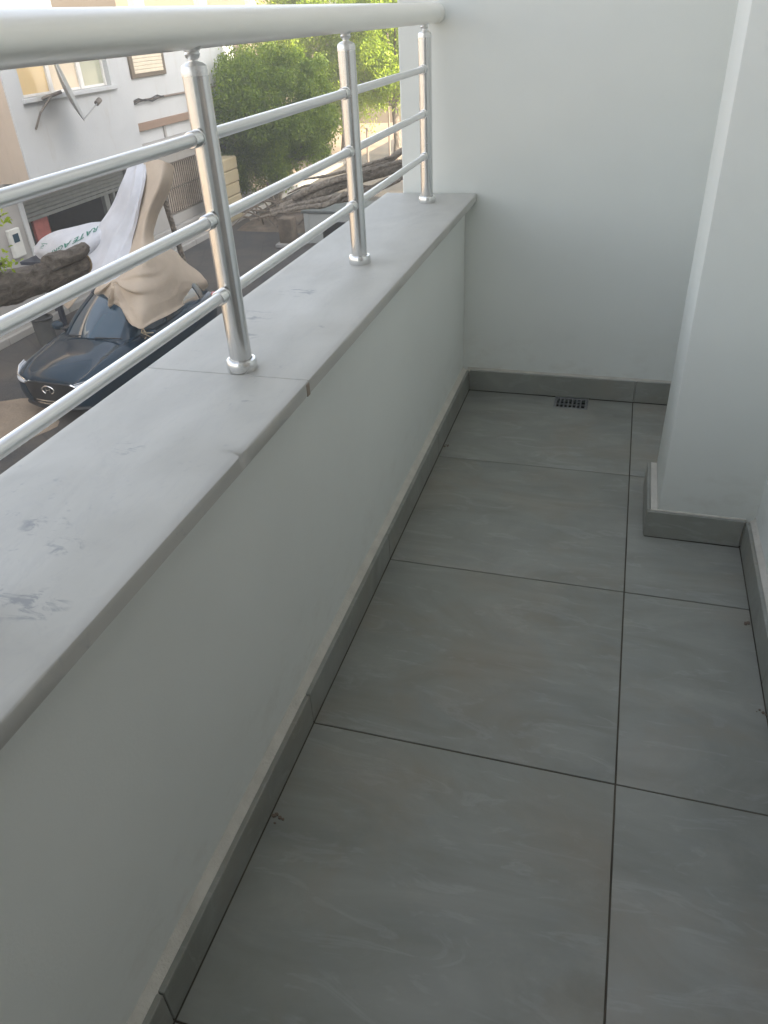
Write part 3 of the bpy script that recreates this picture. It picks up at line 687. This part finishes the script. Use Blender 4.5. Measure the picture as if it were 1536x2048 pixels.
# ------------------------------------------------------------------ canvas and sacks slung over the car
def pts(row): return [tuple(ony(u, v, y)) for u, v, y in row]
tp = empty('canvas_cover', tuple(cw(2.6, 0, 1.5)), 'beige canvas and white sacking slung from a pole down over the car roof', 'canvas cover')
be = [[(280, 327, 12.0), (298, 322, 11.8), (318, 320, 11.7), (335, 323, 11.8), (348, 334, 12.1)],
      [(276, 372, 12.0), (296, 368, 11.55), (316, 365, 11.35), (332, 366, 11.6), (342, 374, 12.1)],
      [(262, 430, 11.8), (279, 430, 11.3), (293, 428, 11.1), (305, 430, 11.25), (315, 436, 11.8)],
      [(248, 482, 11.4), (265, 482, 11.0), (283, 480, 10.8), (298, 476, 11.0), (310, 478, 11.6)],
      [(226, 535, 10.9), (252, 527, 10.5), (285, 517, 10.4), (320, 508, 10.9), (352, 503, 11.9)],
      [(196, 575, 10.4), (232, 567, 10.1), (282, 556, 10.15), (340, 545, 10.9), (386, 534, 12.1)],
      [(212, 596, 10.2), (246, 602, 9.9), (290, 596, 9.9), (348, 582, 10.8), (413, 561, 12.25)],
      [(234, 612, 10.0), (256, 626, 9.75), (286, 630, 9.6), (336, 616, 10.4), (408, 580, 12.2)],
      [(262, 638, 9.7), (273, 649, 9.55), (286, 656, 9.5), (305, 646, 9.65), (352, 622, 10.6)]]
KNOT = ony(230, 558, 10.2)
G_ = loft([pts(r) for r in be], 90, 165)
for i in range(165):
    for j in range(90):
        p = Vector(G_[i, j]); a = i/164
        w1 = .5-.5*math.cos(6.2832*(j/89*2.3 + a*.5 + .35*noise.noise(p*1.1)))          # long soft folds down the hanging part
        q = p - KNOT; ee = q.x*.958 + q.y*.282; th = math.atan2(q.z, ee); rr = math.hypot(ee, q.z)
        w2 = max(0, math.cos(th*7.5 + 1.2*noise.noise(p*1.2) + 1.0))**2.2 * min(1, rr/.25) * math.exp(-max(0, rr-.45)/.55)   # creases fanning out from the tied bunch
        w3 = max(0, math.cos(6.2832*(a*6.2 + .5*j/89 + .5*noise.noise(p*1.3))))**4 * math.exp(-((a-.63)/.13)**2)
        wr = .085*w1*(1-.75*a) + .15*w2*(a > .35)*min(1, (a-.35)/.2) + .05*w3 + .05*noise.noise(p*1.8) + .005*noise.noise(p*14)
        G_[i, j, 1] -= wr; G_[i, j, 0] += wr*.3
bm = grid_bm(G_); thick(bm, .012); obj('canvas', bm, M['canvas'], tp, 60)
wh_ = [[(258, 334, 12.15), (270, 328, 12.0), (284, 325, 11.9), (298, 324, 11.85)],
       [(243, 374, 12.0), (260, 372, 11.6), (277, 370, 11.45), (293, 368, 11.5)],
       [(221, 422, 11.9), (243, 424, 11.4), (262, 428, 11.2), (281, 430, 11.25)],
       [(204, 450, 11.8), (224, 458, 11.2), (245, 470, 11.0), (266, 482, 10.95)],
       [(187, 492, 11.5), (207, 502, 11.0), (230, 515, 10.6), (254, 524, 10.5)],
       [(170, 522, 11.3), (192, 536, 10.7), (214, 548, 10.4), (238, 560, 10.15)],
       [(160, 548, 11.1), (182, 566, 10.6), (202, 574, 10.25), (226, 582, 10.1)]]
G_ = loft([pts(r) for r in wh_], 54, 120)
for i in range(120):
    for j in range(54):
        p = Vector(G_[i, j]); w1 = 1-2*abs(((j/53*2.6 + i*.004 + .5*noise.noise(p*1.2)) % 1)-.5); wr = .09*w1**1.4 + .06*noise.noise(p*2.2) + .004*noise.noise(p*12); G_[i, j, 1] -= wr
bm = grid_bm(G_); thick(bm, .01); obj('sack_drape', bm, M['sack'], tp, 60)
wing = [[(214, 446, 12.0), (185, 446, 11.95), (150, 454, 11.95), (110, 464, 12.0), (84, 478, 12.1), (70, 494, 12.2)],
        [(212, 464, 11.6), (185, 464, 11.45), (150, 472, 11.45), (112, 480, 11.55), (88, 489, 11.8), (69, 499, 12.1)],
        [(204, 485, 11.4), (180, 486, 11.2), (148, 492, 11.2), (115, 498, 11.35), (90, 502, 11.6), (70, 505, 12.0)],
        [(194, 504, 11.35), (172, 508, 11.2), (145, 512, 11.2), (115, 514, 11.35), (92, 513, 11.6), (74, 511, 12.0)],
        [(186, 524, 11.4), (165, 530, 11.3), (140, 530, 11.35), (112, 527, 11.5), (94, 522, 11.75), (80, 517, 12.05)]]
WG = loft([pts(r) for r in wing], 50, 30)
for i in range(30):
    for j in range(50):
        p = Vector(WG[i, j]); WG[i, j, 1] -= .05*noise.noise(p*2.6)+.02*noise.noise(p*7)
bm = grid_bm(WG); thick(bm, .012); sackw = obj('printed_sack', bm, M['sack'], tp, 60)
# print on the sack
def on_wing(a, b, off=.055):
    a = min(max(a, 0), 1)*49; b = min(max(b, 0), 1)*29; i, j = min(int(b), 28), min(int(a), 48); fb, fa = b-i, a-j
    q = (WG[i, j]*(1-fa)+WG[i, j+1]*fa)*(1-fb) + (WG[i+1, j]*(1-fa)+WG[i+1, j+1]*fa)*fb
    return Vector(q) + (CAM-Vector(q)).normalized()*off
def text_on(txt, o, du, dv, size):
    """lettering laid on the sack: o start, du the reading direction, dv the up direction, in sack coordinates"""
    cu = bpy.data.curves.new('t', 'FONT'); cu.body = txt; cu.size = 1; cu.offset = .012; t = bpy.data.objects.new('t', cu); COL.objects.link(t)
    bpy.context.view_layer.update(); dg = bpy.context.evaluated_depsgraph_get(); me = bpy.data.meshes.new_from_object(t.evaluated_get(dg)); bpy.data.objects.remove(t)
    bm = B(); bm.from_mesh(me); bpy.data.meshes.remove(me)
    bmesh.ops.subdivide_edges(bm, edges=bm.edges[:], cuts=2)
    for v in bm.verts: v.co = on_wing(o[0]+du[0]*v.co.x*size+dv[0]*v.co.y*size, o[1]+du[1]*v.co.x*size+dv[1]*v.co.y*size)
    return obj('lettering', bm, M['ink'], sackw, 0)
text_on('RATE AGRI', (.13, .10), (.115, .088), (.035, .20), 1.0)
text_on('IVI', (.74, .26), (.06, .10), (.09, -.12), 1.35)
text_on('C', (.20, .82), (.09, .05), (.02, .22), 1.0)
# loose corner and pole
fl = [[(108, 580, 11.2), (130, 576, 11.0), (158, 566, 10.9)], [(122, 597, 11.1), (136, 598, 10.9), (158, 590, 10.7)], [(130, 612, 11.0), (138, 617, 10.8), (152, 600, 10.6)]]
bm = grid_bm(loft([pts(r) for r in fl], 12, 10)); thick(bm, .012); obj('canvas_corner', bm, M['canvas'], tp, 60)
ro = Vector(ony(286, 656, 9.5)); mir = cw(1.52, .98, 1.0)
bm = B()
for k in range(3): tube(bm, [ro+Vector((0, 0, .02)), ro+Vector((.05*math.cos(k*2.1), -.04, -.07)), mir+Vector((.10*math.cos(k*2.1), .12*math.sin(k*2.1), .02)), mir+Vector((.12*math.cos(k*2.1+1.6), .12*math.sin(k*2.1+1.6), -.08))], .010, 6)
obj('tie_rope', bm, M['rope'], tp)
pb = cw(4.35, .1, 0); pt_ = ony(306, 326, 12.25)
pole = tube(B(), [pb, (pb+pt_)/2+Vector((.03, 0, 0)), pt_], [.06, .055, .05], 10, wob=.1); tag(obj('wooden_pole', pole, M['bark2'], loc=pb), 'rough wooden pole behind the car holding up the canvas', 'pole')
# dark steel rack under the printed sack
qa = ony(104, 560, 12.25); qb = ony(80, 500, 12.4)
rk = empty('steel_rack', (qa.x, qa.y, ZS), 'dark navy steel rack beside the car under the printed sack', 'rack')
for x, y in ((qa.x, qa.y), (qa.x-.5, qa.y+.5), (qa.x+1.2, qa.y+.1), (qa.x+.9, qa.y+.7)):
    obj('leg', bx((x-.05, y-.05, ZS), (x+.05, y+.05, -2.75), .008), M['navy'], rk, loc=(x, y, ZS))
obj('top_shelf', bx((qa.x-.6, qa.y-.1, -2.75), (qa.x+1.3, qa.y+.8, -2.68), .01), M['navy'], rk)
# dark basket at the far side of the bonnet
bp = ony(88, 655, 10.9)
bk_ = empty('fabric_basket', (bp.x, bp.y, ZS), 'dusty dark basket standing behind the bonnet of the parked car', 'basket')
bm = lathe(B(), (bp.x, bp.y, ZS), [(.13, .0), (.16, .02), (.19, .4), (.20, .66), (.185, .65), (.17, .4), (.12, .1)], 20); obj('body', bm, M['basket'], bk_)
obj('rim', tube(B(), [(bp.x+.20*math.cos(a), bp.y+.20*math.sin(a), ZS+.66) for a in np.linspace(0, 2*math.pi, 25)], .028, 8), M['black'], bk_)

# ------------------------------------------------------------------ trees
def leaves_mesh(name, P, size, mat, parent, droop=.5, aspect=.45, loc=None):
    """P: (n,3) leaf positions -> folded leaf blades (two quads each side of the midrib)"""
    n = len(P)
    d = RNG.normal(size=(n, 3)); d[:, 2] -= droop; d /= np.linalg.norm(d, axis=1)[:, None]
    up = RNG.normal(size=(n, 3)); up[:, 2] += .8
    s = np.cross(d, up); s /= np.linalg.norm(s, axis=1)[:, None]; nn = np.cross(s, d)
    L = size*RNG.uniform(.7, 1.35, size=(n, 1)); W = L*aspect
    v = np.stack([P, P+d*L*.5+s*W*.5+nn*W*.12, P+d*L, P+d*L*.5-s*W*.5+nn*W*.12], 1).reshape(-1, 3)
    base = np.array(wloc(parent)); v = v - base
    i = np.arange(n)[:, None]*4
    f = np.concatenate([i+np.array([[0, 1, 2]]), i+np.array([[0, 2, 3]])], 1).reshape(-1)
    me = bpy.data.meshes.new(name); me.vertices.add(len(v)); me.vertices.foreach_set('co', v.astype(np.float32).ravel())
    nf = n*2; me.loops.add(nf*3); me.loops.foreach_set('vertex_index', f.astype(np.int32)); me.polygons.add(nf)
    me.polygons.foreach_set('loop_start', np.arange(nf, dtype=np.int32)*3); me.polygons.foreach_set('loop_total', np.full(nf, 3, dtype=np.int32)); me.update(calc_edges=True)
    at = me.attributes.new('tint', 'FLOAT', 'POINT'); at.data.foreach_set('value', np.repeat(RNG.beta(1.6, 2.2, size=n), 4).astype(np.float32))
    return link_mesh(name, me, mat, parent, 0)
def crown_pts(cen, rad, n, nclump, cl=.34, low=.0, shell=.55):
    cen = np.array(cen); rad = np.array(rad)
    q = RNG.normal(size=(nclump, 3)); q /= np.linalg.norm(q, axis=1)[:, None]
    q *= (shell+(1-shell)*RNG.random((nclump, 1))**.6)
    cs = cen + q*rad*RNG.uniform(.82, 1.08, size=(nclump, 1))
    k = RNG.integers(0, nclump, n); rr = cl*RNG.uniform(.5, 1.25, nclump)[k]
    o = RNG.normal(size=(n, 3)); o /= np.linalg.norm(o, axis=1)[:, None]; o *= (RNG.random((n, 1))**.4)*rr[:, None]*np.array([1, 1, 1.15])
    p = cs[k] + o; return p[p[:, 2] > ZS+.25], cs
def tree(name, label, base, top, cen, rad, n, nclump, leaf, mat, group=None, cl=.5, r0=.22, droop=.7):
    t = empty(name, base, label, 'tree', group)
    b = Vector(base); tp_ = Vector(top)
    tr = tube(B(), [b, b*.6+tp_*.4+Vector((.1, .05, 0)), tp_], [r0, r0*.8, r0*.6], 12, wob=.15, seed=1); obj('trunk', tr, M['bark'], t, 60)
    P_, cs = crown_pts(cen, rad, n, nclump, cl)
    for q in cs[::max(1, nclump//14)]:
        q = Vector(q); m = tp_*.5+q*.5+Vector((0, 0, -.15)); obj('limb', tube(B(), [tp_-Vector((0, 0, .1)), m, q], [r0*.45, r0*.25, r0*.08], 7), M['bark'], t, 60)
    leaves_mesh('crown', P_, leaf, mat, t, droop)
    return t
tree('round_ficus_tree', 'rounded dark green ficus tree shading the pavement beyond the white house', (-11.9, 24.6, ZS), (-11.7, 24.6, -2.6), (-11.4, 24.3, -1.15), (2.2, 2.1, 1.85), 90000, 300, .10, M['leafd'], cl=.42)
P_, _ = crown_pts((-12.2, 24.4, -2.6), (1.3, 1.4, 1.0), 16000, 80, .38); leaves_mesh('hanging_foliage', P_, .085, M['leafd'], bpy.data.objects['round_ficus_tree'], 1.4)
tree('sunlit_tree', 'tall yellow green tree in full sun behind the rounded ficus', (-12.6, 34.5, ZS), (-12.6, 34.5, -1.4), (-12.6, 34.2, .7), (3.5, 2.7, 3.1), 90000, 290, .12, M['leafl'], cl=.62, r0=.28)
tree('sunlit_tree', 'bright green tree at the street edge farther than the rounded ficus beside the end wall', (-9.4, 31.5, ZS), (-9.4, 31.5, -1.6), (-9.3, 31.0, .6), (1.7, 1.8, 2.3), 34000, 120, .11, M['leafl'], cl=.5, r0=.2)
# far row closing the street
for i, (x, y, h) in enumerate(((-20, 62, 6), (-13, 66, 5), (-6, 64, 6.5))):
    tree('distant_tree', ['distant tree in sun at the end of the street behind the cream building', 'distant tree in sun at the far end of the street', 'distant tree at the street end hidden beyond the end wall'][i], (x, y, ZS), (x, y, ZS+2.2), (x, y, ZS+h*.6), (3.4, 3, h*.42), 12000, 80, .3, M['leafl'], 'distant trees', cl=1.0, r0=.3)
fw = empty('garden_wall', (-12, 47, ZS), 'pale sunlit wall at the end of the street behind the trees', 'wall')
obj('wall', bx((-17, 46.8, ZS), (-3, 47.1, ZS+2.2), .02), M['cream'], fw)
for i, (u, v0) in enumerate(((780, 312), (737, 336))):
    q = onz(u, v0, ZS) if i == 0 else onz(u, v0, ZS)
    q = Vector((q.x, q.y, ZS))
    tag(obj('street_pole', tube(B(), [q, q+Vector((.02, 0, 1.5)), q+Vector((0, 0, 2.6 if i == 0 else 1.5))], [.05, .045, .04], 8), M['pipe'], loc=q), ['thin rusty pole in the sun beside the end wall', 'short thin rusty pole in the sun right of the trees'][i], 'pole')

# pruned street tree whose sawn limb reaches in from the left, before the car
pt = empty('pruned_tree', (-5.5, 2.6, ZS), 'pruned street tree with a thick sawn limb reaching in front of the sacks', 'tree')
ex = [Vector(onx(u, v, -5.2)) for u, v in ((-60, 606), (20, 575), (70, 560), (115, 548), (150, 532), (164, 524))]
def rough_limb(pts, rad, seed, n=22, res=5):
    P_ = spline([tuple(p) for p in pts], len(pts)*res); rd = np.interp(np.linspace(0, 1, len(P_)), np.linspace(0, 1, len(rad)), rad)
    return tube(B(), P_, list(rd), n, wob=.22, seed=seed)
j0 = Vector((-5.45, 2.6, -.95))
obj('trunk', rough_limb([(-5.5, 2.6, ZS), (-5.4, 2.65, -2.5), tuple(j0)], [.24, .2, .19], 3), M['bark'], pt, 60)
obj('limb', rough_limb([j0, *ex], [.155, .15, .14, .132, .126, .12, .116, .10], 4), M['bark'], pt, 60)
kn = [Vector(onx(u, v, -5.12)) for u, v in ((95, 528), (130, 516), (156, 506), (170, 494))]
obj('knot', rough_limb(kn, [.075, .075, .07, .055], 6, 16), M['bark'], pt, 60)
e0, e1 = ex[-1], (ex[-1]-ex[-2]).normalized()
obj('sawn_face', tube(B(), [e0-e1*.01, e0+e1*.006], [.118, .112], 18), M['cut'], pt, 60)
k0, k1 = kn[-1], (kn[-1]-kn[-2]).normalized(); obj('sawn_face', tube(B(), [k0-k1*.01, k0+k1*.004], [.05, .046], 12), M['cut'], pt, 60)
for cu_, cv_, nn_ in ((4, 524, 46), (2, 432, 22), (14, 520, 14)):
    c_ = Vector(onx(cu_, cv_, -5.1)); P_ = np.array(c_) + RNG.normal(size=(nn_, 3))*np.array([.05, .05, .05])
    leaves_mesh('leaf_spray', P_, .055, M['leafl'], pt, .2, .5)
    obj('twig', tube(B(), [Vector(onx(-45, cv_+40, -5.2)), c_], [.012, .006], 6), M['bark'], pt, 60)

# second pruned tree: bare branches reaching out from behind the end wall
p2 = empty('pruned_tree', (-3.2, 15.2, ZS), 'pruned tree with long bare branches reaching out beyond the end wall', 'tree')
j2 = Vector((-3.3, 15.0, -1.5))
obj('trunk', rough_limb([(-3.2, 15.2, ZS), (-3.25, 15.1, -2.8), tuple(j2)], [.26, .22, .2], 9), M['bark2'], p2, 60)
br = [([(812, 322, 14.6), (750, 338, 14.2), (680, 360, 13.8), (610, 384, 13.5)], [.05, .055, .05, .03]),
      ([(800, 360, 14.4), (740, 385, 14.0), (680, 402, 13.6), (590, 408, 13.4)], [.05, .055, .05, .03]),
      ([(812, 300, 15), (770, 325, 14.6), (700, 352, 14), (640, 372, 13.6), (585, 396, 13.2)], [.075, .08, .085, .085, .07]),
      ([(812, 333, 15), (760, 346, 14.5), (690, 366, 14), (620, 396, 13.5), (560, 416, 13.2)], [.11, .115, .12, .12, .09]),
      ([(812, 350, 15), (745, 378, 14.2), (690, 392, 13.7), (630, 404, 13.3), (540, 424, 12.9)], [.08, .085, .09, .085, .05]),
      ([(790, 312, 14.2), (730, 330, 13.9), (660, 350, 13.8), (600, 360, 13.9)], [.035, .04, .035, .02]),
      ([(690, 388, 13.5), (650, 410, 13.1), (600, 416, 12.9), (500, 440, 12.6)], [.07, .06, .05, .02]),
      ([(640, 372, 13.6), (610, 372, 13.7), (575, 388, 13.9)], [.04, .03, .015]), ([(720, 372, 14.0), (745, 372, 14.3), (775, 355, 14.8)], [.03, .03, .02])]
for i, (c_, r_) in enumerate(br):
    q = [Vector(ony(*p)) for p in c_]
    if c_[0][0] > 800: q = [j2 + (q[0]-j2)*.0, j2*.4+q[0]*.6] + q; r_ = [.13, .10] + r_
    obj('branch', rough_limb(q, [x*.8 for x in r_], 20+i, 14), M['bark2'], p2, 60)

# roadside clutter in the middle of the street
bo = onz(612, 487, ZS); 
bxp = empty('concrete_box', (bo.x+.9, bo.y+.5, ZS), 'pale concrete cabinet with a dark lid beside the road under bare branches', 'cabinet')
x0, y0 = bo.x, bo.y
obj('body', bx((x0, y0, ZS), (x0+2.2, y0+1.3, ZS+.82), .02), M['crate'], bxp); obj('lid', bx((x0-.04, y0-.04, ZS+.82), (x0+2.24, y0+1.34, ZS+.90), .015), M['header'], bxp)
obj('recess_panel', bx((x0+.55, y0-.012, ZS+.1), (x0+1.5, y0+.02, ZS+.60), .005), M['black'], bxp); obj('corner_post', bx((x0+.02, y0-.02, ZS), (x0+.16, y0+.04, ZS+.82), .005), M['crate'], bxp)
gp_ = onz(580, 492, ZS)
bn = empty('stone_post', (gp_.x, gp_.y, ZS), 'squat grey stone post standing left of the pale cabinet', 'post')
obj('shaft', bx((gp_.x-.22, gp_.y-.2, ZS), (gp_.x+.2, gp_.y+.2, ZS+.78), .05, 2), M['rubble'], bn); obj('foot', bx((gp_.x-.32, gp_.y-.3, ZS), (gp_.x+.36, gp_.y+.3, ZS+.12), .03), M['grey'], bn)
# heap of cut brush along the verge
bm = B(); nx, ny = 60, 26; V = []
for i in range(nx):
    row = []
    for j in range(ny):
        x = -11.6+6.4*i/(nx-1); y = 20.6+3.2*j/(ny-1); t = math.sin(math.pi*i/(nx-1))**.5*math.sin(math.pi*j/(ny-1))**.6
        row.append(bm.verts.new((x, y, ZS-.02+t*(.42+.22*noise.noise(Vector((x*1.3, y*1.3, 0)))+.18*noise.noise(Vector((x*4, y*4, 2)))))))
    V.append(row)
for i in range(nx-1):
    for j in range(ny-1): bm.faces.new((V[i][j], V[i+1][j], V[i+1][j+1], V[i][j+1]))
for k in range(150):
    c_ = Vector((random.uniform(-11.3, -5.6), random.uniform(20.7, 22.6), ZS+random.uniform(.15, .6))); d_ = Vector((random.gauss(0, 1), random.gauss(0, .5), random.gauss(0, .3))).normalized()*random.uniform(.25, .8)
    tube(bm, [c_-d_, c_+Vector((0, 0, .05)), c_+d_], [.03, .025, .01], 5)
tag(obj('brush_heap', bm, M['rubble'], smooth=60), 'heap of dry cut brush and rubble along the road verge', 'brush heap', kind='stuff')
# tan stone pier beside the ficus
a = onx(462, 400, -12.0)
pr = empty('stone_pier', (-12.0, a.y, ZS), 'tan stone gate pier between the window grille and the ficus tree', 'pier')
zz = ZS+.13
for k in range(5): obj('stone_block', bx((-12.3+random.uniform(-.02, .02), a.y-.48, zz+k*.36), (-11.85+random.uniform(-.02, .02), a.y+.48, zz+k*.36+.35), .03), M['tan'], pr, loc=(-12.1, a.y, zz+k*.36))
